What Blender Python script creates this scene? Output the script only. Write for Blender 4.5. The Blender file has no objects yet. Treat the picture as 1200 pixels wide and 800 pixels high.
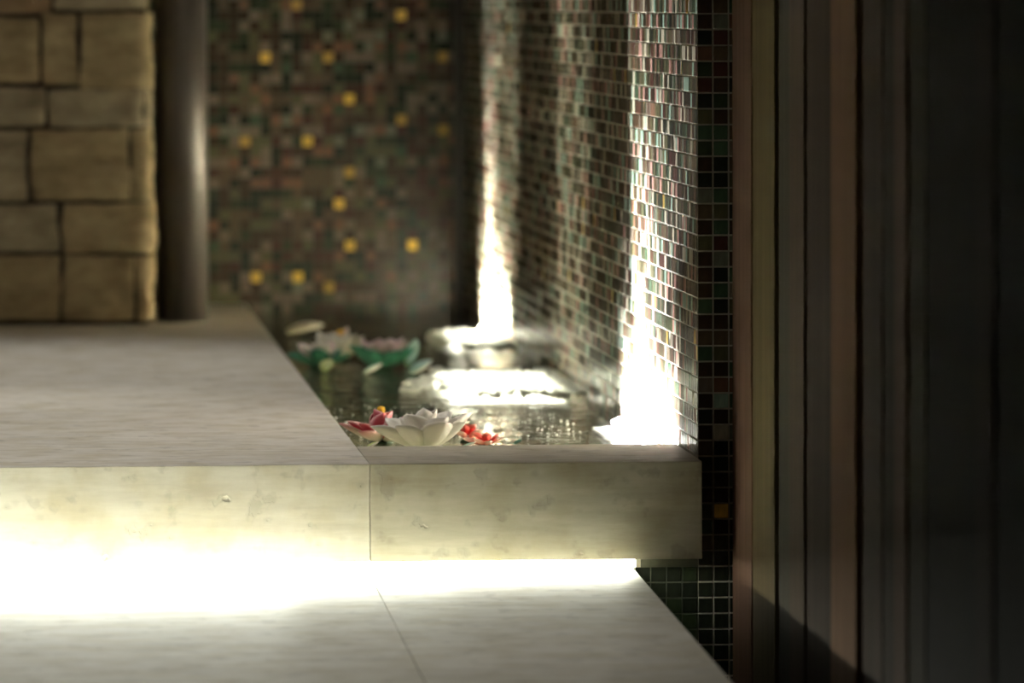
import bpy, bmesh, math, random
from mathutils import Vector, Matrix, noise, Euler

SC = bpy.context.scene
C = SC.collection
random.seed(7)
PI = math.pi

# ------------------------------------------------------------------ camera, world, large lights, exposure
F_PX = 7333.0
cam_d = bpy.data.cameras.new('camera')
cam = bpy.data.objects.new('camera', cam_d)
C.objects.link(cam)
cam.location = (0, 0, 0.79)
cam.rotation_euler = (Matrix.Rotation(-math.atan(585 / F_PX), 3, 'Z')
                      @ Matrix.Rotation(PI / 2 - math.atan(400 / F_PX), 3, 'X')
                      @ Matrix.Rotation(-0.003, 3, 'Z')).to_euler()
cam_d.sensor_width = 36.0
cam_d.lens = 36.0 * F_PX / 1200.0
cam_d.clip_start = 0.1
cam_d.clip_end = 100
cam_d.dof.use_dof = True
cam_d.dof.focus_distance = 8.85
cam_d.dof.aperture_fstop = 5.0
SC.camera = cam

w = bpy.data.worlds.new('night')
SC.world = w
w.use_nodes = True
w.node_tree.nodes['Background'].inputs[0].default_value = (1.0, 0.80, 0.55, 1)
w.node_tree.nodes['Background'].inputs[1].default_value = 0.012

SC.view_settings.view_transform = 'Standard'
SC.view_settings.look = 'None'
SC.view_settings.gamma = 1.0
SC.view_settings.use_curve_mapping = False
SC.view_settings.exposure = 1.5


def lamp(name, kind, loc, aim, power, color, parent=None, **kw):
    d = bpy.data.lights.new(name, kind)
    d.energy = power
    d.color = color
    for k, v in kw.items():
        setattr(d, k, v)
    o = bpy.data.objects.new(name, d)
    C.objects.link(o)
    o.location = loc
    o.rotation_euler = Vector(aim).to_track_quat('-Z', 'Y').to_euler()
    if parent:
        o.parent = parent
    return o


# unseen overhead spots added to light the terrace
for x, y, p in ((-0.15, 7.7, 30), (-0.15, 9.3, 55), (-0.15, 10.9, 45)):
    lamp('added_overhead_spot', 'SPOT', (x, y, 2.7), (0.02, 0, -1), p, (1.0, 0.95, 0.87),
         spot_size=math.radians(54), spot_blend=0.85, shadow_soft_size=0.12)
# unseen fill spot added to brighten the stone wall and the far mosaic
lamp('added_fill_spot', 'SPOT', (0.65, 8.9, 2.6), (-0.40, 3.9, -2.15), 16, (1.0, 0.86, 0.62),
     spot_size=math.radians(24), spot_blend=0.6, shadow_soft_size=0.08)


# ------------------------------------------------------------------ materials
def newmat(name):
    m = bpy.data.materials.new(name)
    m.use_nodes = True
    return m, m.node_tree, m.node_tree.nodes['Principled BSDF']


def N(nt, t, **kw):
    n = nt.nodes.new(t)
    for k, v in kw.items():
        setattr(n, k, v)
    return n


def mapped(nt, scale, coord='Object'):
    tc = N(nt, 'ShaderNodeTexCoord')
    mp = N(nt, 'ShaderNodeMapping')
    mp.inputs['Scale'].default_value = scale
    nt.links.new(tc.outputs[coord], mp.inputs['Vector'])
    return mp.outputs['Vector']


def noise_tex(nt, vec, scale, detail=4, rough=0.55):
    t = N(nt, 'ShaderNodeTexNoise')
    t.inputs['Scale'].default_value = scale
    t.inputs['Detail'].default_value = detail
    t.inputs['Roughness'].default_value = rough
    nt.links.new(vec, t.inputs['Vector'])
    return t.outputs['Fac']


def ramp(nt, fac, stops):
    r = N(nt, 'ShaderNodeValToRGB')
    e = r.color_ramp.elements
    while len(e) < len(stops):
        e.new(0.5)
    for i, (p, c) in enumerate(stops):
        e[i].position = p
        e[i].color = (*c, 1)
    nt.links.new(fac, r.inputs['Fac'])
    return r.outputs['Color']


def mixc(nt, fac, a, b, mode='MIX'):
    m = N(nt, 'ShaderNodeMix', data_type='RGBA', blend_type=mode)
    if isinstance(fac, (int, float)):
        m.inputs[0].default_value = fac
    else:
        nt.links.new(fac, m.inputs[0])
    for s, i in ((a, 6), (b, 7)):
        if isinstance(s, tuple):
            m.inputs[i].default_value = (*s, 1)
        else:
            nt.links.new(s, m.inputs[i])
    return m.outputs[2]


def bump(nt, bs, h, strength, dist):
    b = N(nt, 'ShaderNodeBump')
    b.inputs['Strength'].default_value = strength
    b.inputs['Distance'].default_value = dist
    nt.links.new(h, b.inputs['Height'])
    nt.links.new(b.outputs['Normal'], bs.inputs['Normal'])


def travertine(name, a, b, c):
    m, nt, bs = newmat(name)
    streak = noise_tex(nt, mapped(nt, (1.2, 9, 9)), 6, 6, 0.62)
    cloud = noise_tex(nt, mapped(nt, (1, 1, 1)), 14, 5)
    col = ramp(nt, streak, [(0.3, a), (0.52, b), (0.72, c)])
    stain = ramp(nt, cloud, [(0.42, (1, 1, 1)), (0.72, (0.80, 0.76, 0.65))])
    col = mixc(nt, 1.0, col, stain, 'MULTIPLY')
    pits = N(nt, 'ShaderNodeTexVoronoi')
    pits.inputs['Scale'].default_value = 34
    nt.links.new(mapped(nt, (0.75, 1.2, 1)), pits.inputs['Vector'])
    sel = noise_tex(nt, mapped(nt, (1, 1, 1)), 26, 3)
    pit = ramp(nt, pits.outputs['Distance'], [(0.05, (0, 0, 0)), (0.22, (1, 1, 1))])
    selr = ramp(nt, sel, [(0.58, (1, 1, 1)), (0.64, (0, 0, 0))])
    h = mixc(nt, 1.0, pit, selr, 'ADD')
    h = mixc(nt, 0.12, h, streak, 'MIX')
    hc = N(nt, 'ShaderNodeMath', operation='MINIMUM')
    nt.links.new(h, hc.inputs[0])
    hc.inputs[1].default_value = 1.0
    col = mixc(nt, 0.25, col, mixc(nt, 1.0, col, h, 'MULTIPLY'))
    nt.links.new(col, bs.inputs['Base Color'])
    bs.inputs['Roughness'].default_value = 0.62
    bs.inputs['Specular IOR Level'].default_value = 0.3
    bump(nt, bs, hc.outputs[0], 0.5, 0.004)
    return m


M = {}
M['deck'] = travertine('travertine_deck', (0.43, 0.41, 0.37), (0.52, 0.50, 0.45), (0.58, 0.56, 0.51))
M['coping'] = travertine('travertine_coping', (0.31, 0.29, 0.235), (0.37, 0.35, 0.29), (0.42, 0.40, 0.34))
M['tread'] = travertine('travertine_tread', (0.42, 0.41, 0.36), (0.52, 0.51, 0.45), (0.56, 0.55, 0.48))


def plain(name, col, rough=0.6, metal=0.0, grain=None, gstr=0.3, spec=0.5, var=0.25, coat=0.0, dist=0.003):
    m, nt, bs = newmat(name)
    bs.inputs['Roughness'].default_value = rough
    bs.inputs['Metallic'].default_value = metal
    bs.inputs['Specular IOR Level'].default_value = spec
    bs.inputs['Coat Weight'].default_value = coat
    if grain:
        f = noise_tex(nt, mapped(nt, grain), 1.0, 5)
        lo = tuple(v * (1 - var) for v in col)
        hi = tuple(min(1, v * (1 + var)) for v in col)
        nt.links.new(ramp(nt, f, [(0.3, lo), (0.7, hi)]), bs.inputs['Base Color'])
        if gstr:
            bump(nt, bs, f, gstr, dist)
    else:
        bs.inputs['Base Color'].default_value = (*col, 1)
    return m


M['ground'] = plain('black_ground', (0.012, 0.012, 0.011), 0.7, grain=(20, 20, 20))
M['grout'] = plain('grout', (0.36, 0.33, 0.27), 0.8, grain=(60, 60, 60), gstr=0)
M['grout_dark'] = plain('grout_dark', (0.06, 0.065, 0.045), 0.8, grain=(60, 60, 60), gstr=0)
M['basin'] = plain('basin_tile', (0.27, 0.25, 0.17), 0.5, grain=(22, 22, 22), var=0.5)
M['mortar'] = plain('mortar', (0.035, 0.026, 0.018), 0.9, grain=(40, 40, 40))
M['pipe'] = plain('dark_bronze', (0.055, 0.047, 0.042), 0.45, metal=0.3, grain=(4, 4, 1.5), gstr=0, var=0.12)
M['corner'] = plain('corner_shade', (0.022, 0.019, 0.013), 0.55, grain=(20, 20, 5))
M['housing'] = plain('steel_housing', (0.4, 0.4, 0.4), 0.35, metal=1.0, grain=(30, 30, 30), gstr=0)
M['profile'] = plain('aluminium_profile', (0.6, 0.6, 0.58), 0.5, metal=0.6, grain=(30, 30, 30), gstr=0)


def emit(name, col, s):
    m, nt, bs = newmat(name)
    bs.inputs['Base Color'].default_value = (0.8, 0.8, 0.8, 1)
    bs.inputs['Emission Color'].default_value = (*col, 1)
    bs.inputs['Emission Strength'].default_value = s
    return m


M['lens'] = emit('lamp_lens', (1.0, 0.96, 0.88), 0.5)
M['led'] = emit('led_diffuser', (1.0, 0.97, 0.74), 10.0)


def glass_tile(name, col, rough=0.24, metal=0.0):
    m, nt, bs = newmat(name)
    f = noise_tex(nt, mapped(nt, (90, 90, 24)), 1.0, 3)
    lo = tuple(v * 0.7 for v in col)
    hi = tuple(min(1, v * 1.3) for v in col)
    nt.links.new(ramp(nt, f, [(0.3, lo), (0.7, hi)]), bs.inputs['Base Color'])
    bs.inputs['Roughness'].default_value = rough
    bs.inputs['Metallic'].default_value = metal
    bs.inputs['Specular IOR Level'].default_value = 0.22
    f2 = noise_tex(nt, mapped(nt, (150, 150, 40)), 1.0, 2)
    bump(nt, bs, f2, 0.25, 0.0015)
    return m


TILE_COLS = [
    ('black_green', (0.013, 0.016, 0.011), 5), ('dark_green', (0.024, 0.034, 0.018), 4),
    ('bottle_green', (0.040, 0.072, 0.042), 2), ('dark_brown', (0.036, 0.022, 0.014), 5),
    ('maroon', (0.050, 0.020, 0.016), 3), ('umber', (0.080, 0.056, 0.034), 3),
    ('olive', (0.080, 0.076, 0.040), 3), ('taupe', (0.14, 0.115, 0.090), 3),
    ('sage', (0.13, 0.14, 0.105), 2), ('rust', (0.14, 0.075, 0.048), 1),
    ('cream', (0.42, 0.38, 0.29), 0), ('mint', (0.26, 0.36, 0.29), 0), ('rose', (0.36, 0.20, 0.17), 0)]
TILE_M = [glass_tile('tile_' + n, c) for n, c, k in TILE_COLS]
TILE_M.append(glass_tile('tile_gold', (0.85, 0.52, 0.10), 0.30, 0.9))
TILE_M.append(glass_tile('tile_dull_gold', (0.42, 0.27, 0.07), 0.40, 0.8))
GOLD, DULL = len(TILE_M) - 2, len(TILE_M) - 1
TILE_W = [k for _, _, k in TILE_COLS]


PALE = [len(TILE_COLS) - 3, len(TILE_COLS) - 2, len(TILE_COLS) - 1]


BACK_W = [4, 3, .5, 5, 3, 5, 3, 4, 1, 2, 0, 0, 0]


def pick(gold=0.0, pale=0.0, weights=None):
    if random.random() < gold:
        return GOLD
    if random.random() < pale:
        return random.choice(PALE)
    return random.choices(range(len(TILE_COLS)), weights or TILE_W)[0]


# ------------------------------------------------------------------ mesh helpers
def link(name, mesh, mats, parent=None, loc=(0, 0, 0), smooth=False):
    o = bpy.data.objects.new(name, mesh)
    C.objects.link(o)
    o.location = loc
    if mats is not None:
        for m in (mats if isinstance(mats, (list, tuple)) else [mats]):
            mesh.materials.append(m)
    if smooth:
        for p in mesh.polygons:
            p.use_smooth = True
    if parent:
        o.parent = parent
    return o


def bm_mesh(name, bm):
    me = bpy.data.meshes.new(name)
    bmesh.ops.recalc_face_normals(bm, faces=bm.faces)
    bm.to_mesh(me)
    bm.free()
    return me


def add_box(bm, x0, x1, y0, y1, z0, z1):
    r = bmesh.ops.create_cube(bm, size=1.0)
    for v in r['verts']:
        v.co = Vector((x0 + (v.co.x + .5) * (x1 - x0), y0 + (v.co.y + .5) * (y1 - y0), z0 + (v.co.z + .5) * (z1 - z0)))
    return r['verts']


def box(name, mat, x0, x1, y0, y1, z0, z1, parent=None, bev=0.0):
    bm = bmesh.new()
    add_box(bm, x0, x1, y0, y1, z0, z1)
    if bev:
        bmesh.ops.bevel(bm, geom=bm.edges[:], offset=bev, segments=2, affect='EDGES', profile=0.6)
    return link(name, bm_mesh(name, bm), mat, parent)


def prism(name, mat, poly, z0, z1, parent=None, bev=0.0):
    bm = bmesh.new()
    lo = [bm.verts.new((x, y, z0)) for x, y in poly]
    hi = [bm.verts.new((x, y, z1)) for x, y in poly]
    bm.faces.new(lo)
    bm.faces.new(hi)
    n = len(poly)
    for i in range(n):
        bm.faces.new((lo[i], lo[(i + 1) % n], hi[(i + 1) % n], hi[i]))
    if bev:
        bmesh.ops.bevel(bm, geom=bm.edges[:], offset=bev, segments=2, affect='EDGES', profile=0.6)
    return link(name, bm_mesh(name, bm), mat, parent)


def empty(name, loc=(0, 0, 0)):
    o = bpy.data.objects.new(name, None)
    o.empty_display_size = 0.05
    C.objects.link(o)
    o.location = loc
    return o


def structure(o, label=None, cat=None):
    o['kind'] = 'structure'
    if label:
        o['label'] = label
    if cat:
        o['category'] = cat
    return o


def tag(o, label, cat, group=None):
    o['label'] = label
    o['category'] = cat
    if group:
        o['group'] = group
    return o


# ------------------------------------------------------------------ setting: ground, tread, deck, pool basin
Z_DECK, Z_BOT, Z_TREAD, Z_WATER = 0.150, 0.014, -0.004, 0.132
P = 0.0221                                    # mosaic pitch
Y_FACE, X_WALL, Y_BACK = 8.70, 0.955, 13.22
Z_GROUT = 0.770                               # height of one grout line

g = structure(box('ground', M['ground'], -3, 3, 4.0, 14, -0.56, -0.50),
              'black ground at the bottom of the gap beside the lower step', 'ground')

floor = empty('floor', (0, 8, Z_TREAD))
structure(floor, 'pale stone landing lit by the light slot under the upper step', 'floor')


def on(parent, o):
    o.parent = parent
    o.matrix_parent_inverse = Matrix.Translation(parent.location).inverted()
    return o


def ex(y): return 0.862 + (y - 8.67) * 0.021
def jx(y): return 0.4865 + (y - 8.333) * 0.0101


ya, yb = 5.6, 8.84
on(floor, prism('stone_slab', M['tread'], [(-1.4, ya), (jx(ya) - .0007, ya), (jx(yb) - .0007, yb), (-1.4, yb)], -0.13, Z_TREAD, bev=.0008))
on(floor, prism('stone_slab', M['tread'], [(jx(ya) + .0007, ya), (ex(ya), ya), (ex(yb), yb), (jx(yb) + .0007, yb)], -0.13, Z_TREAD, bev=.0008))

deck = empty('pool_deck', (0, 10, Z_BOT))
structure(deck, 'raised pale travertine deck with a thick floating front edge', 'deck')
on(deck, box('deck_slab', M['deck'], -1.4, 0.4898, 8.62, Y_BACK, Z_BOT, Z_DECK, bev=.0012))
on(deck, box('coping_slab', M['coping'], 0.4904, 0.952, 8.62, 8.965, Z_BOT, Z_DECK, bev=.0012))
on(deck, box('deck_base', M['tread'], -1.4, 0.489, 8.85, Y_BACK, -0.5, Z_BOT - .0005))
on(deck, box('coping_base', M['tread'], 0.4915, 0.8655, 8.85, 8.96, -0.5, Z_BOT - .0005))
box_end = on(deck, box('slot_end', M['tread'], 0.866, 0.874, 8.702, 8.95, -0.4, Z_BOT - .001))

basin = structure(box('pool_basin', M['basin'], 0.489, X_WALL, 8.966, Y_BACK, -0.16, -0.10),
                  'dark olive bottom of the narrow pool', 'pool floor')


# ------------------------------------------------------------------ mosaic walls
def tile_mesh(name, mat, h=0.0012):
    """square tile in local XZ, front toward -Y; bevelled edge"""
    a, b = P / 2 - 0.0009, P / 2 - 0.0018
    vs = [(-a, 0, -a), (a, 0, -a), (a, 0, a), (-a, 0, a), (-b, -h, -b), (b, -h, -b), (b, -h, b), (-b, -h, b)]
    fs = [(4, 5, 6, 7), (0, 1, 5, 4), (1, 2, 6, 5), (2, 3, 7, 6), (3, 0, 4, 7)]
    me = bpy.data.meshes.new(name)
    me.from_pydata(vs, [], fs)
    me.materials.append(mat)
    return me


TM = [tile_mesh('tile', m) for m in TILE_M]


class Tiles:
    """frame: origin o, right axis u, up z, outward normal n. parts first, rest joined."""

    def __init__(self, parent, rot, depth=1.0, tilt=.008):
        self.parent, self.rot, self.depth, self.tilt = parent, rot, depth, tilt
        self.R = Matrix.Rotation(rot, 3, 'Z')
        self.v, self.f, self.mi = [], [], []
        self.n = 0

    def part(self, pos, k):
        o = bpy.data.objects.new('tile', TM[k])
        C.objects.link(o)
        o.location = Vector(pos) - self.parent.location
        q = 4 if k == GOLD else 1
        o.rotation_euler = (random.gauss(0, .008) * q, 0, self.rot + random.gauss(0, self.tilt) * q)
        o.scale = (1, self.depth, 1)
        o.parent = self.parent
        self.n += 1

    def joined(self, pos, k):
        T = self.R @ Euler((random.gauss(0, .008), 0, random.gauss(0, self.tilt))).to_matrix() @ Matrix.Diagonal((1, self.depth, 1))
        b = len(self.v)
        for v in TM[k].vertices:
            self.v.append(Vector(pos) - self.parent.location + T @ v.co)
        for p in TM[k].polygons:
            self.f.append([b + i for i in p.vertices])
            self.mi.append(k)

    def finish(self, name='mosaic_tiles'):
        if not self.v:
            return
        me = bpy.data.meshes.new(name)
        me.from_pydata(self.v, [], self.f)
        for m in TILE_M:
            me.materials.append(m)
        me.polygons.foreach_set('material_index', self.mi)
        o = link(name, me, None, self.parent)
        o['kind'] = 'stuff'


def row_z(i):                      # centre of tile row i, counted down from the row above Z_GROUT
    return Z_GROUT + P / 2 - i * P


ZTOP_ROW = -18                     # rows above the frame

# waterfall wall: faces -X, runs back from the near corner
wr = empty('wall_right', (X_WALL, Y_FACE, -0.1))
structure(wr, 'glass mosaic waterfall wall washed by underwater lamps', 'wall')
on(wr, box('backing', M['grout'], X_WALL, X_WALL + 0.12, Y_FACE, Y_BACK + .1, -0.5, Z_GROUT + 18.5 * P))
t = Tiles(wr, -PI / 2, .4, .02)
ncol = int((Y_BACK - Y_FACE) / P)
for c in range(ncol):
    y = Y_FACE + (c + .5) * P
    for r in range(ZTOP_ROW, 40):
        z = row_z(r)
        if z < -0.09:
            continue
        if z < Z_DECK and y < 8.97:
            continue
        k = pick(0.004, 0.22)
        if c < 10 and 0 <= r < 29:
            t.part((X_WALL, y, z), k)
        else:
            t.joined((X_WALL, y, z), k)
t.finish()

# end face of that wall: faces the camera
wf = empty('wall_front', (X_WALL, Y_FACE, -0.4))
structure(wf, 'narrow mosaic end face beside the dark timber boards', 'wall')
on(wf, box('backing', M['grout_dark'], X_WALL + .0002, 1.12, Y_FACE + .0003, Y_FACE + .12, -0.5, Z_GROUT + 18.5 * P))
on(wf, box('backing', M['grout_dark'], 0.8745, X_WALL + .001, Y_FACE + .0003, Y_FACE + .25, -0.5, Z_BOT - .001))
t = Tiles(wf, 0)
for c in range(-4, 4):
    x = X_WALL - .0006 + (c + .5) * P
    for r in range(ZTOP_ROW, 54):
        z = row_z(r)
        if c < 0 and z > Z_BOT - .008:
            continue
        k = pick(0.0, .03)
        if (c, r) in ((1, 32), (2, 36)):
            k = GOLD
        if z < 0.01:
            k = random.choice((0, 1, 0, 0, 0))  # darkest tiles only below the deck, shade put into the tile colours
        if r >= 0 and c < 3 and z > -.14:
            t.part((x, Y_FACE + .0003, z), k)
        else:
            t.joined((x, Y_FACE + .0003, z), k)
t.finish()

# far wall of the channel
wb = empty('wall_back', (0, Y_BACK, -0.1))
structure(wb, 'dark mosaic wall with scattered gold tiles at the far end of the pool', 'wall')
on(wb, box('backing', M['grout_dark'], -1.4, X_WALL + .1, Y_BACK, Y_BACK + .1, -0.5, Z_GROUT + 18.5 * P))
t = Tiles(wb, 0)
GOLD_BACK = {(-3, 1): 1, (-16, 5): 1, (-10, 5): 1, (-13, 0): 1, (-8, 9): 1, (-3, 11): 1, (1, 5): 1, (1, 12): 1,
             (-18, 13): 1, (-12, 13): 1, (-8, 16): 1, (-9, 19): 1, (-8, 23): 1, (-2, 23): 1, (-17, 26): 1, (-13, 26): 1, (-10, 27): 1}
DULL_BACK = {(-18, 13), (-13, 0), (-8, 16), (1, 12), (1, 5), (-10, 27), (-10, 5), (-3, 11)}
for c in range(-56, 4):
    x = 0.943 + (c - 2.5) * P
    for r in range(ZTOP_ROW, 40):
        z = row_z(r)
        if z < -0.09:
            continue
        k = (DULL if (c, r) in DULL_BACK else GOLD) if (c, r) in GOLD_BACK else pick(0.0, 0, BACK_W)
        if (c, r) in GOLD_BACK or (-21 <= c <= 0 and 12 <= r <= 24):
            t.part((x, Y_BACK, z), k)
        else:
            t.joined((x, Y_BACK, z), k)
t.finish()
structure(box('shade_strip_1', M['corner'], 0.932, X_WALL, Y_BACK - .03, Y_BACK - .0015, -0.1, 1.16, bev=.002),  # dark strip added to stand for the shade in the corner
          'dark upright strip standing in for the shade where the two mosaic walls meet', 'shade_strip')

# ------------------------------------------------------------------ stone wall on the deck
sm = []
for i, (a, b) in enumerate((((0.19, 0.145, 0.080), (0.46, 0.37, 0.23)), ((0.18, 0.15, 0.10), (0.44, 0.38, 0.27)),
                            ((0.19, 0.13, 0.075), (0.33, 0.24, 0.15)))):
    m, nt, bs = newmat('split_stone')
    f = noise_tex(nt, mapped(nt, (14, 14, 30)), 1.0, 7, 0.65)
    nt.links.new(ramp(nt, f, [(0.28, a), (0.72, b)]), bs.inputs['Base Color'])
    bs.inputs['Roughness'].default_value = 0.85
    bs.inputs['Specular IOR Level'].default_value = 0.2
    f2 = noise_tex(nt, mapped(nt, (60, 60, 90)), 1.0, 5, 0.6)
    bump(nt, bs, f2, 0.6, 0.004)
    sm.append(m)

YS = 12.39
wl = empty('wall_left', (0.1, YS, Z_DECK))
structure(wl, 'rough coursed sandstone wall standing on the deck', 'wall')
on(wl, box('mortar_core', M['mortar'], -1.0, 0.264, YS + .010, YS + .45, Z_DECK, 1.17))


def stone(x0, x1, z0, z1, mat, seed, y0=YS, y1=YS + .2):
    bm = bmesh.new()
    add_box(bm, x0, x1, y0, y1, z0, z1)
    bmesh.ops.bevel(bm, geom=bm.edges[:], offset=.0045, segments=2, affect='EDGES', profile=.6)
    bmesh.ops.subdivide_edges(bm, edges=[e for e in bm.edges if e.calc_length() > .02], cuts=7, use_grid_fill=True)
    for v in bm.verts:
        if x1 > .25 and y0 < YS + .1 and v.co.x > x1 - .024:      # worn outer corner
            k = (v.co.x - x1 + .024) / .024
            v.co.y += .024 * k * k * max(0, 1 - (v.co.y - y0) / .1) * (.8 + .6 * noise.noise((seed, v.co.z * 22, 0)))
            v.co.x += .006 * noise.noise((seed, v.co.z * 30, 4)) * k
        q = v.co * 17 + Vector((seed * 3.1, 0, seed))
        d = noise.noise_vector(q)
        q2 = noise.noise_vector(v.co * 55 + Vector((seed, 0, 0)))
        v.co += Vector((d.x * .0065 + q2.x * .003, d.y * .009 + q2.y * .004, d.z * .004 + q2.z * .0015))
    return on(wl, link('stone', bm_mesh('stone', bm), mat, smooth=True))


STONES = [(-0.106, 0.079, 0.765, 0.868), (0.089, 0.268, 0.773, 0.868), (-0.123, 0.054, 0.629, 0.759), (0.059, 0.129, 0.625, 0.766), (0.137, 0.277, 0.619, 0.767), (-0.099, 0.066, 0.546, 0.620), (0.074, 0.276, 0.542, 0.617), (-0.125, 0.028, 0.397, 0.537), (0.036, 0.229, 0.396, 0.538), (0.233, 0.279, 0.395, 0.538), (-0.126, 0.088, 0.296, 0.390), (0.097, 0.282, 0.291, 0.389), (-0.127, 0.092, 0.161, 0.289), (0.098, 0.237, 0.159, 0.287), (0.241, 0.278, 0.158, 0.286)]
for i, (x0, x1, z0, z1) in enumerate(STONES):
    stone(x0, x1, z0, z1, sm[(2, 1, 0, 0, 0, 1, 1, 1, 0, 0, 1, 0, 0, 0, 0)[i]], i, y0=YS + (0.003, -.002, .001)[i % 3])
# courses that carry on outside the view
for j, (z0, z1) in enumerate(((0.160, .29), (.296, .39), (.395, .532), (.545, .617), (.63, .757), (.765, .868))):
    for k in range(3):
        stone(-.128 - .20 * (k + 1) + .03 * (j % 2), -.134 - .20 * k + .03 * (j % 2) - (0.02 if k == 0 else 0), z0, z1, sm[(j + k) % 2], 40 + j * 3 + k)
for j, (z0, z1) in enumerate(((.874, .98), (.986, 1.07), (1.076, 1.16))):
    for k in range(4):
        stone(-.05 - .21 * k + .07 * (j % 2) - .03, .125 - .21 * k + .07 * (j % 2), z0, z1, sm[(j + k) % 2], 70 + j * 4 + k)
    stone(.135 + .07 * (j % 2), .274, z0, z1, sm[j % 2], 90 + j)
# side face of the wall toward the pool
for j, (z0, z1) in enumerate(((0.160, .30), (.305, .455), (.46, .60), (.605, .765), (.77, .87))):
    stone(.20, .275, z0, z1, sm[j % 2], 120 + j, y0=YS + .204, y1=YS + .44)

# ------------------------------------------------------------------ round post beside the stone wall
def lathe(name, mat, prof, parent=None, seg=32, loc=(0, 0, 0)):
    bm = bmesh.new()
    rings = []
    for r, z in prof:
        rings.append([bm.verts.new((r * math.cos(2 * PI * i / seg), r * math.sin(2 * PI * i / seg), z)) for i in range(seg)])
    for a, b in zip(rings, rings[1:]):
        for i in range(seg):
            bm.faces.new((a[i], a[(i + 1) % seg], b[(i + 1) % seg], b[i]))
    bm.faces.new(rings[0])
    bm.faces.new(rings[-1])
    return link(name, bm_mesh(name, bm), mat, parent, loc, smooth=True)


post = empty('round_post', (0.338, 12.52, Z_DECK))
tag(post, 'dark bronze round post between the stone wall and the pool', 'post')
lathe('shaft', M['pipe'], [(.052, 0.004), (.052, 1.05)], post, 48)
lathe('base_ring', M['pipe'], [(.0535, 0), (.0535, .0035), (.052, .0045)], post, 48)

# ------------------------------------------------------------------ timber boards on the right
def board_mat(name, col):
    m, nt, bs = newmat(name)
    f = noise_tex(nt, mapped(nt, (45, 45, 1.6)), 1.0, 6, 0.6)
    lo, hi = tuple(v * .72 for v in col), tuple(v * 1.2 for v in col)
    nt.links.new(ramp(nt, f, [(.3, lo), (.7, hi)]), bs.inputs['Base Color'])
    bs.inputs['Roughness'].default_value = .95
    bs.inputs['Specular IOR Level'].default_value = .02
    bump(nt, bs, f, .3, .003)
    return m


ws = empty('wall_side', (1.02, 8.6, -0.5))
structure(ws, 'wall of upright dark timber boards in mixed stains, the near ones with shade put into their colour', 'wall')
on(ws, box('backing', M['ground'], 1.045, 1.10, 4.6, 8.66, -0.5, 1.15))
BOARDS = [(8.66, 8.435, .999, (.30, .17, .12)), (8.43, 8.185, 1.000, (.24, .175, .085)), (8.18, 8.055, 1.005, (.12, .10, .075)),
          (8.05, 7.90, 1.003, (.17, .115, .08)), (7.895, 7.61, 1.006, (.10, .062, .045)), (7.605, 7.38, 0.999, (.44, .235, .13)),
          (7.375, 7.205, 1.006, (.16, .105, .08)), (7.20, 7.078, 1.007, (.11, .07, .05)), (7.073, 6.98, 1.002, (.24, .14, .095)),
          (6.975, 6.85, 1.005, (.11, .085, .055)), (6.845, 6.48, 1.006, (.07, .042, .026)), (6.475, 6.36, 1.003, (.14, .065, .04)),
          (6.355, 6.10, 1.006, (.05, .03, .02)), (6.095, 5.9, 1.006, (.12, .07, .045)), (5.895, 5.6, 1.012, (.07, .05, .04)),
          (5.595, 5.3, 1.004, (.13, .09, .05)), (5.295, 5.0, 1.01, (.07, .05, .04)), (4.995, 4.65, 1.004, (.12, .07, .05))]
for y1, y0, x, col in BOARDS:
    col = tuple(c * (.17 if y1 > 6.9 else .065) for c in col)  # near boards darkened further, light falloff put into their colour
    on(ws, box('board', board_mat('stained_shaded_board', col), x, 1.045, y0, y1, -0.5, 1.15, bev=.0015))

# ------------------------------------------------------------------ light slot under the deck
led = empty('led_strip', (0.4, 8.66, Z_BOT - .004))
tag(led, 'glowing warm strip light tucked under the front of the travertine deck', 'strip light')
on(led, box('profile', M['profile'], -1.4, .8655, 8.690, 8.702, Z_TREAD + .0005, Z_BOT - .0005))
on(led, box('diffuser', M['led'], -1.4, .8655, 8.687, 8.690, Z_TREAD + .0010, Z_BOT - .0010))
LED_COL = (0.97, 1.0, 0.86)
for x0, x1, p in ((-1.4, -.45, 14), (-.45, .0, 18), (.0, .38, 18), (.38, .60, 3.2), (.60, .85, 1.7)):
    o = lamp('led_segment', 'AREA', ((x0 + x1) / 2, 8.636, Z_BOT - .0008), (0, -.25, -1), p, LED_COL,
             shape='RECTANGLE', size=x1 - x0, size_y=.012)
    on(led, o)

# ------------------------------------------------------------------ underwater lamps
def pool_lamp(loc, length, label, width=.05):
    e = empty('pool_lamp', loc)
    tag(e, label, 'lamp')
    bm = bmesh.new()
    add_box(bm, -width / 2, width / 2, -length / 2, length / 2, 0, .03)
    bmesh.ops.bevel(bm, geom=bm.edges[:], offset=.004, segments=2, affect='EDGES')
    link('housing', bm_mesh('housing', bm), M['housing'], e)
    bm = bmesh.new()
    add_box(bm, -width / 2 + .006, width / 2 - .006, -length / 2 + .008, length / 2 - .008, .029, .034)
    link('lens', bm_mesh('lens', bm), M['lens'], e)
    for s in (-1, 1):
        bm = bmesh.new()
        add_box(bm, -.006, .006, s * length * .35 - .01, s * length * .35 + .01, -.188, 0.002)
        link('bracket', bm_mesh('bracket', bm), M['housing'], e)
    return e


COOL, WARM = (0.97, 0.94, 1.0), (1.0, .93, .82)
ln = pool_lamp((.920, 9.38, .086), .78, 'bright underwater lamp below the waterfall wall near the coping', .04)
lf = pool_lamp((.905, 12.37, .086), .70, 'bright underwater lamp at the far end of the waterfall wall')
lm = pool_lamp((.825, 10.66, .086), .60, 'bright underwater lamp between the other two, away from the wall', .20)


def child_lamp(par, name, kind, off, aim, power, col, **kw):
    o = lamp(name, kind, off, aim, power, col, par, **kw)
    return o


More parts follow.
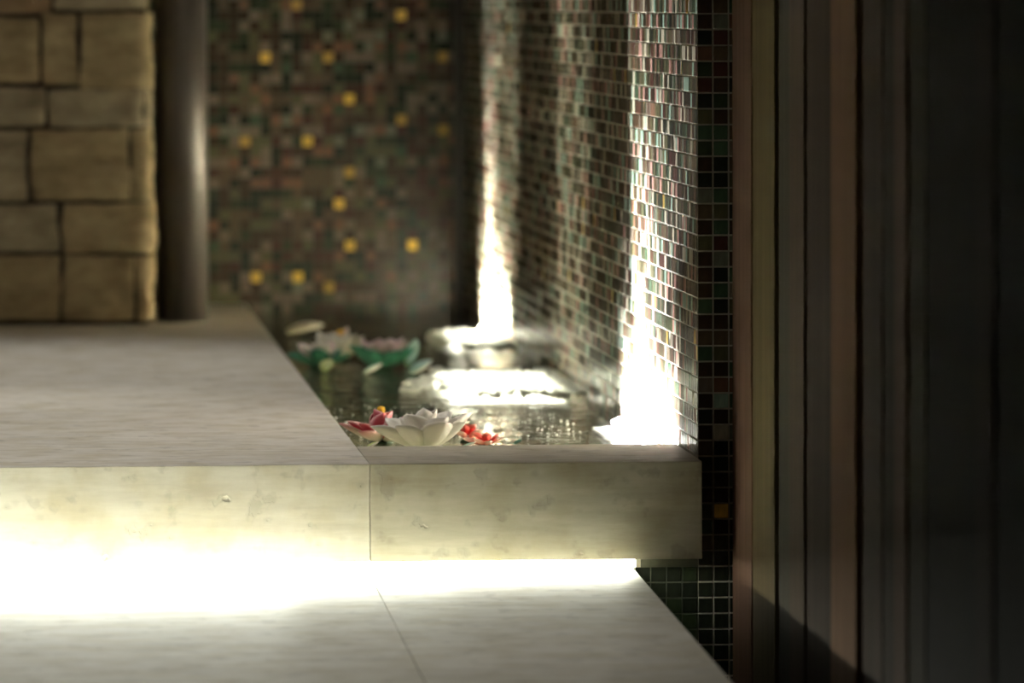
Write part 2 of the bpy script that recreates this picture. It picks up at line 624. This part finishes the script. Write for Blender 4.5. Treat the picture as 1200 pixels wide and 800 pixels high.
child_lamp(ln, 'wash', 'AREA', (0, 0, .04), (1, .0, .5), 70, COOL, shape='RECTANGLE', size=.76, size_y=.03, spread=math.radians(120))
child_lamp(ln, 'beam', 'SPOT', (-.03, .20, .041), (.20, -.55, 1), 170, COOL, spot_size=math.radians(84), spot_blend=.6, shadow_soft_size=.02)
child_lamp(lf, 'wash', 'AREA', (0, 0, .04), (1, 0, .6), 42, WARM, shape='RECTANGLE', size=.68, size_y=.03, spread=math.radians(110))
child_lamp(lf, 'beam', 'SPOT', (-.015, .16, .05), (.15, -.10, 1), 60, WARM, spot_size=math.radians(44), spot_blend=.35, shadow_soft_size=.02)
child_lamp(lm, 'wash', 'AREA', (0, 0, .04), (-.04, 0, 1), 9, WARM, shape='RECTANGLE', size=.58, size_y=.19, spread=math.radians(40))

child_lamp(lf, 'added_foam_fill', 'AREA', (-.02, -.28, .04), (-.04, 0, 1), 5, WARM, shape='RECTANGLE', size=.55, size_y=.10, spread=math.radians(40))  # extra upward light added below the foam to brighten it
for e, p in ((ln, 1.6), (lm, 3.0), (lf, 0.5)):
    child_lamp(e, 'added_basin_fill', 'AREA', (0, 0, -.004), (-.3, 0, -1), p, WARM, shape='RECTANGLE', size=.4, size_y=.03)  # unseen panel added under each housing to brighten the basin

# ------------------------------------------------------------------ water
m = bpy.data.materials.new('pool_water')
m.use_nodes = True
nt = m.node_tree
nt.nodes.remove(nt.nodes['Principled BSDF'])
out = nt.nodes['Material Output']
gl = N(nt, 'ShaderNodeBsdfGlossy')
gl.inputs['Roughness'].default_value = .06
tr = N(nt, 'ShaderNodeBsdfTransparent')
tr.inputs['Color'].default_value = (.86, .90, .80, 1)
fr = N(nt, 'ShaderNodeFresnel')
fr.inputs['IOR'].default_value = 1.33
mx = N(nt, 'ShaderNodeMixShader')
h1 = noise_tex(nt, mapped(nt, (16, 9, 1)), 1.0, 3)
h2 = noise_tex(nt, mapped(nt, (70, 38, 1)), 1.0, 2)
hh = N(nt, 'ShaderNodeMath', operation='MULTIPLY_ADD')
nt.links.new(h2, hh.inputs[0])
hh.inputs[1].default_value = .25
nt.links.new(h1, hh.inputs[2])
bp = N(nt, 'ShaderNodeBump')
bp.inputs['Strength'].default_value = 1.0
bp.inputs['Distance'].default_value = .012
nt.links.new(hh.outputs[0], bp.inputs['Height'])
nt.links.new(bp.outputs[0], gl.inputs['Normal'])
nt.links.new(bp.outputs[0], fr.inputs['Normal'])
nt.links.new(fr.outputs[0], mx.inputs[0])
nt.links.new(tr.outputs[0], mx.inputs[1])
nt.links.new(gl.outputs[0], mx.inputs[2])
nt.links.new(mx.outputs[0], out.inputs['Surface'])
M['water'] = m
bm = bmesh.new()
nx, ny = 40, 300
grid = []
for j in range(ny + 1):
    y = 8.9655 + (Y_BACK - .001 - 8.9655) * j / ny
    row = []
    for i in range(nx + 1):
        x = .4895 + (X_WALL - .0015 - .4895) * i / nx
        z = .0008 * noise.noise((x * 14, y * 8, 0)) + .0003 * noise.noise((x * 40, y * 25, 3))
        row.append(bm.verts.new((x, y, Z_WATER + z)))
    grid.append(row)
for j in range(ny):
    for i in range(nx):
        bm.faces.new((grid[j][i], grid[j][i + 1], grid[j + 1][i + 1], grid[j + 1][i]))
water = link('water', bm_mesh('water', bm), M['water'], smooth=True)
water['kind'] = 'stuff'
tag(water, 'rippled clear water of the narrow pool under the mosaic wall', 'water')

# foam churned up over the lamps
m, nt, bs = newmat('foam')
bs.inputs['Base Color'].default_value = (.85, .86, .84, 1)
bs.inputs['Roughness'].default_value = .3
tl = N(nt, 'ShaderNodeBsdfTranslucent')
tl.inputs['Color'].default_value = (.85, .86, .84, 1)
mx = N(nt, 'ShaderNodeMixShader')
mx.inputs[0].default_value = .5
nt.links.new(bs.outputs[0], mx.inputs[1])
nt.links.new(tl.outputs[0], mx.inputs[2])
nt.links.new(mx.outputs[0], nt.nodes['Material Output'].inputs['Surface'])
M['foam'] = m
ico = bmesh.new()
bmesh.ops.create_icosphere(ico, subdivisions=1, radius=1.0)
IV = [v.co.copy() for v in ico.verts]
IF = [[v.index for v in f.verts] for f in ico.faces]
ico.free()


def bubbles(name, spots, label, cat):
    vs, fs = [], []
    for x, y, r in spots:
        b = len(vs)
        vs += [(x + v.x * r, y + v.y * r, Z_WATER + .0009 + r * .8 + v.z * r * .8) for v in IV]
        fs += [[b + i for i in f] for f in IF]
    me = bpy.data.meshes.new(name)
    me.from_pydata(vs, [], fs)
    o = link(name, me, M['foam'], smooth=True)
    o['kind'] = 'stuff'
    tag(o, label, cat)
    return o


def patch(cx, cy, sx, sy, n, rmin, rmax):
    out = []
    while len(out) < n:
        x, y = cx + random.uniform(-1.3, 1.3) * sx, cy + random.uniform(-1.3, 1.3) * sy
        d = math.hypot((x - cx) / sx, (y - cy) / sy) + .55 * noise.noise((x * 26, y * 11, 5)) + .25 * noise.noise((x * 70, y * 30, 2))
        if d > 1 or not (.50 < x < X_WALL - .008) or y < 8.985:
            continue
        out.append((x, y, random.uniform(rmin, rmax)))
    return out


bubbles('foam', patch(.93, 12.0, .13, .33, 1500, .002, .006), 'bright foam on the water over the far lamp', 'foam')
bubbles('foam', patch(.88, 10.66, .18, .36, 2400, .002, .006), 'broad bright foam patch across the middle of the channel', 'foam')
bubbles('foam', patch(.948, 9.40, .024, .36, 450, .002, .005), 'foam at the foot of the waterfall wall by the coping', 'foam')
sp = [(random.uniform(.50, .865), random.uniform(9.32, 10.12), random.uniform(.0008, .0024)) for _ in range(240)]
bubbles('bubbles', sp, 'loose tiny bubbles scattered over the open water', 'bubbles')

# ------------------------------------------------------------------ lotus flowers
def petal_mat(name, base, mid, tip, rim=None, transl=.1):
    m, nt, bs = newmat(name)
    uv = N(nt, 'ShaderNodeUVMap')
    sp = N(nt, 'ShaderNodeSeparateXYZ')
    nt.links.new(uv.outputs[0], sp.inputs[0])
    col = ramp(nt, sp.outputs['Y'], [(.05, base), (.45, mid), (.95, tip)])
    if rim:
        a = N(nt, 'ShaderNodeMath', operation='SUBTRACT')
        nt.links.new(sp.outputs['X'], a.inputs[0])
        a.inputs[1].default_value = .5
        b = N(nt, 'ShaderNodeMath', operation='ABSOLUTE')
        nt.links.new(a.outputs[0], b.inputs[0])
        f = ramp(nt, b.outputs[0], [(.36, (0, 0, 0)), (.48, (1, 1, 1))])
        col = mixc(nt, f, col, rim)
    vein = noise_tex(nt, mapped(nt, (60, 3, 1), 'UV'), 1.0, 3)
    col = mixc(nt, .18, col, mixc(nt, 1.0, col, ramp(nt, vein, [(.35, (.6, .6, .6)), (.65, (1, 1, 1))]), 'MULTIPLY'))
    nt.links.new(col, bs.inputs['Base Color'])
    bs.inputs['Roughness'].default_value = .5
    tl = N(nt, 'ShaderNodeBsdfTranslucent')
    nt.links.new(col, tl.inputs['Color'])
    mx = N(nt, 'ShaderNodeMixShader')
    mx.inputs[0].default_value = transl
    nt.links.new(bs.outputs[0], mx.inputs[1])
    nt.links.new(tl.outputs[0], mx.inputs[2])
    nt.links.new(mx.outputs[0], nt.nodes['Material Output'].inputs['Surface'])
    return m


PM = {
    'white_in': petal_mat('petal_white_inner', (.82, .78, .58), (.88, .84, .74), (.90, .87, .80)),
    'white_out': petal_mat('petal_white_outer', (.70, .74, .58), (.90, .87, .79), (.93, .90, .85)),
    'pink_in': petal_mat('petal_pink_inner', (.60, .10, .10), (.58, .06, .09), (.62, .08, .12), (.80, .50, .48), transl=.1),
    'pink_out': petal_mat('petal_pink_outer', (.30, .30, .20), (.46, .38, .29), (.58, .24, .24), transl=.1),
    'crimson': petal_mat('petal_crimson', (.50, .05, .07), (.52, .07, .10), (.60, .14, .17), (.78, .48, .46), transl=.1),
    'red_in': petal_mat('petal_red', (.55, .02, .015), (.62, .025, .02), (.75, .22, .16)),
    'coral': petal_mat('petal_coral', (.60, .10, .07), (.72, .28, .20), (.85, .68, .58)),
    'blush_in': petal_mat('petal_blush', (.75, .62, .40), (.74, .50, .47), (.78, .62, .60)),
    'green': petal_mat('petal_green', (.008, .07, .04), (.014, .12, .07), (.03, .19, .12)),
    'mint': petal_mat('petal_mint', (.30, .52, .34), (.42, .66, .52), (.55, .74, .62)),
    'lime': petal_mat('petal_lime', (.30, .36, .10), (.45, .52, .18), (.50, .55, .25)),
    'yellow': plain('stamen_yellow', (.80, .45, .03), .5, grain=(200, 200, 200), var=.2),
    'stem': plain('dark_stem', (.02, .05, .02), .5, grain=(80, 80, 80)),
}


def petal_mesh(name, L, W, cup, curl, mats, tip=.55, nu=6, nv=8, th=.0009):
    """petal along +Y from its base, inner face up; cup lifts the rims, curl bends the length upward"""
    def pt(u, v):
        wv = W / 2 * (math.sin(PI * min(1, v * .93 + .07) ** .95) ** .62) * (1 - .0 * v)
        if v > .72:
            wv *= 1 - tip * ((v - .72) / .28) ** 2 * .55
        if v >= .999:
            wv = W * .012
        a = curl * v
        y = L * v * (1 - .18 * curl * v)
        z = L * (.5 * a * v)
        x = u * wv
        z += cup * wv * u * u
        z += .05 * L * math.exp(-((u) / .18) ** 2) * .15 * (1 - v)
        return Vector((x, y, z))
    V, F, MI, UV = [], [], [], []
    def nrm(u, v):
        e = .02
        a = pt(min(1, u + e), v) - pt(max(-1, u - e), v)
        b = pt(u, min(.98, v + e)) - pt(u, max(0, v - e))
        n = a.cross(b)
        return n.normalized() if n.length > 1e-9 else Vector((0, 0, 1))
    for side in (1, -1):
        for j in range(nv + 1):
            for i in range(nu + 1):
                u, v = -1 + 2 * i / nu, j / nv
                V.append(pt(u, v) + nrm(u, v) * side * th / 2)
                UV.append((i / nu, v))
    S = (nu + 1) * (nv + 1)
    idx = lambda i, j: j * (nu + 1) + i
    for j in range(nv):
        for i in range(nu):
            q = (idx(i, j), idx(i + 1, j), idx(i + 1, j + 1), idx(i, j + 1))
            F.append(q)
            MI.append(0)
            F.append(tuple(S + k for k in reversed(q)))
            MI.append(1)
    border = [(i, 0) for i in range(nu)] + [(nu, j) for j in range(nv)] + [(i, nv) for i in range(nu, 0, -1)] + [(0, j) for j in range(nv, 0, -1)]
    for k in range(len(border)):
        a, b = idx(*border[k]), idx(*border[(k + 1) % len(border)])
        F.append((b, a, S + a, S + b))
        MI.append(1)
    me = bpy.data.meshes.new(name)
    me.from_pydata([tuple(v) for v in V], [], F)
    uvl = me.uv_layers.new(name='UVMap')
    for l in me.loops:
        uvl.data[l.index].uv = UV[l.vertex_index]
    me.materials.append(mats[0])
    me.materials.append(mats[1])
    me.polygons.foreach_set('material_index', MI)
    me.polygons.foreach_set('use_smooth', [True] * len(F))
    return me


def lotus(name, loc, label, cat, rings, centre=None, group=None):
    """rings: (count, length, width, lift in degrees, cup, curl, (inner, outer), start angle, base radius, height, jitter)"""
    e = empty(name, loc)
    tag(e, label, cat, group)
    for (n, L, W, lift, cup, curl, mats, a0, rb, hz, jit) in rings:
        me = petal_mesh('petal', L, W, cup, curl, (PM[mats[0]], PM[mats[1]]))
        for i in range(n):
            o = bpy.data.objects.new('petal', me)
            C.objects.link(o)
            az = math.radians(a0) + 2 * PI * i / n + random.uniform(-jit, jit)
            li = math.radians(lift + random.uniform(-8, 8) * (1 if jit else 0))
            R = Matrix.Rotation(az, 4, 'Z') @ Matrix.Rotation(li, 4, 'X') @ Matrix.Rotation(random.uniform(-.22, .22), 4, 'Y')
            o.matrix_local = Matrix.Translation((-math.sin(az) * rb, math.cos(az) * rb, hz)) @ R
            s = random.uniform(.84, 1.08)
            o.scale = (s, s, s)
            o.parent = e
    if centre:
        mat, r, hz = centre
        vs, fs = [], []
        bm = bmesh.new()
        bmesh.ops.create_uvsphere(bm, u_segments=14, v_segments=8, radius=1.0)
        for v in bm.verts:
            v.co = Vector((v.co.x * r, v.co.y * r, hz + v.co.z * r * .9)) * 1.0
            v.co += noise.noise_vector(v.co * 600) * r * .14
        link('stamen', bm_mesh('stamen', bm), PM[mat], e, smooth=True)
    # the floating cup under the petals
    bm = bmesh.new()
    rb = max(r[8] for r in rings) + .006
    bmesh.ops.create_uvsphere(bm, u_segments=16, v_segments=8, radius=1.0)
    for v in bm.verts:
        v.co = Vector((v.co.x * rb, v.co.y * rb, v.co.z * .006))
    link('flower_base', bm_mesh('flower_base', bm), PM['stem'], e, smooth=True)
    return e


ZW = Z_WATER - .001
lotus('lotus_flower', (.600, 9.13, ZW), 'large open white lotus flower floating against the coping', 'flower', [
    (8, .080, .050, 24, .62, .35, ('white_in', 'white_out'), 12, .014, .002, .16),
    (6, .064, .046, 46, .78, .30, ('white_in', 'white_out'), 35, .012, .004, .25),
    (4, .058, .040, 70, .88, .20, ('white_in', 'white_in'), 8, .010, .005, .25)], ('yellow', .010, .020))
lotus('lotus_flower', (.545, 9.29, ZW), 'deep pink lotus flower with a yellow centre behind the white one', 'flower', [
    (6, .062, .036, 12, .50, .30, ('pink_in', 'pink_out'), 34, .012, .003, .10),
    (5, .052, .034, 30, .60, .25, ('pink_in', 'crimson'), 60, .010, .005, .12),
    (4, .050, .040, 76, .95, .20, ('pink_in', 'crimson'), 20, .009, .006, .05)], ('yellow', .0065, .050))
lotus('water_lily', (.694, 9.20, ZW), 'small red and coral flower floating beside the white lotus', 'flower', [
    (6, .030, .016, 12, .5, .4, ('coral', 'coral'), 15, .006, .003, .15),
    (5, .024, .014, 40, .6, .3, ('red_in', 'red_in'), 40, .005, .004, .15)], ('yellow', .004, .012))
lotus('water_lily', (.675, 9.30, ZW), 'bright red flower bud standing just above the white lotus petals', 'flower', [
    (5, .020, .014, 60, .8, .2, ('red_in', 'red_in'), 0, .006, .010, .1),
    (4, .026, .016, 25, .5, .2, ('red_in', 'coral'), 45, .006, .006, .1)], None)
lotus('lotus_flower', (.655, 11.14, ZW), 'pink lotus cupped in dark green sepals on the far water', 'flower', [
    (9, .068, .042, 20, .55, .5, ('green', 'green'), 0, .014, .004, .06),
    (8, .062, .036, 42, .6, .4, ('blush_in', 'blush_in'), 20, .012, .006, .12),
    (6, .050, .032, 64, .7, .3, ('blush_in', 'blush_in'), 0, .010, .008, .12)], ('yellow', .010, .022))
lotus('lotus_flower', (.548, 11.22, ZW), 'pale blush lotus with green leaves beside the deck edge', 'flower', [
    (6, .060, .036, 14, .5, .45, ('green', 'green'), 60, .012, .004, .1),
    (7, .052, .034, 44, .6, .4, ('blush_in', 'white_in'), 10, .010, .006, .12)], ('yellow', .009, .02))
lotus('lotus_flower', (.598, 11.42, ZW), 'cream lotus with an amber heart behind the two green-cupped ones', 'flower', [
    (7, .060, .040, 36, .6, .4, ('white_in', 'white_in'), 0, .012, .006, .12),
    (6, .056, .034, 66, .7, .3, ('blush_in', 'white_in'), 20, .010, .008, .12)], ('yellow', .014, .045))


def loose_petal(loc, rot, L, W, mats, label, cup=.5, curl=.5):
    me = petal_mesh('loose_petal', L, W, cup, curl, (PM[mats[0]], PM[mats[1]]))
    o = bpy.data.objects.new('loose_petal', me)
    C.objects.link(o)
    o.location = loc
    o.rotation_euler = rot
    tag(o, label, 'petal')
    return o


R = math.radians
loose_petal((.535, 12.22, ZW + .008), (R(3), 0, R(-75)), .080, .046, ('white_in', 'white_in'), 'large white petal drifting alone near the far mosaic wall', .7, .3)
loose_petal((.705, 11.18, ZW + .004), (R(40), 0, R(-30)), .062, .026, ('mint', 'mint'), 'pale mint leaf standing up beside the far pink lotus')
loose_petal((.70, 10.98, ZW + .003), (R(10), 0, R(-50)), .055, .034, ('mint', 'white_out'), 'pale mint petal lying flat on the water below the upright mint leaf')
loose_petal((.615, 10.98, ZW + .003), (R(12), 0, R(-80)), .040, .028, ('mint', 'white_out'), 'small rounded pale petal in front of the green-cupped pink lotus')
loose_petal((.55, 11.06, ZW + .002), (R(24), 0, R(-20)), .036, .026, ('lime', 'lime'), 'yellow-green petal in front of the blush lotus')
loose_petal((.515, 9.14, ZW + .004), (R(10), 0, R(-75)), .022, .014, ('lime', 'white_out'), 'tiny cream petal between the deck edge and the white lotus')
loose_petal((.648, 9.045, ZW + .010), (R(6), 0, R(-80)), .024, .012, ('mint', 'white_out'), 'tiny pale green petal under the right side of the white lotus')
loose_petal((.735, 9.17, ZW + .006), (R(10), 0, R(-60)), .014, .010, ('green', 'green'), 'tiny dark green leaf at the tip of the coral flower')
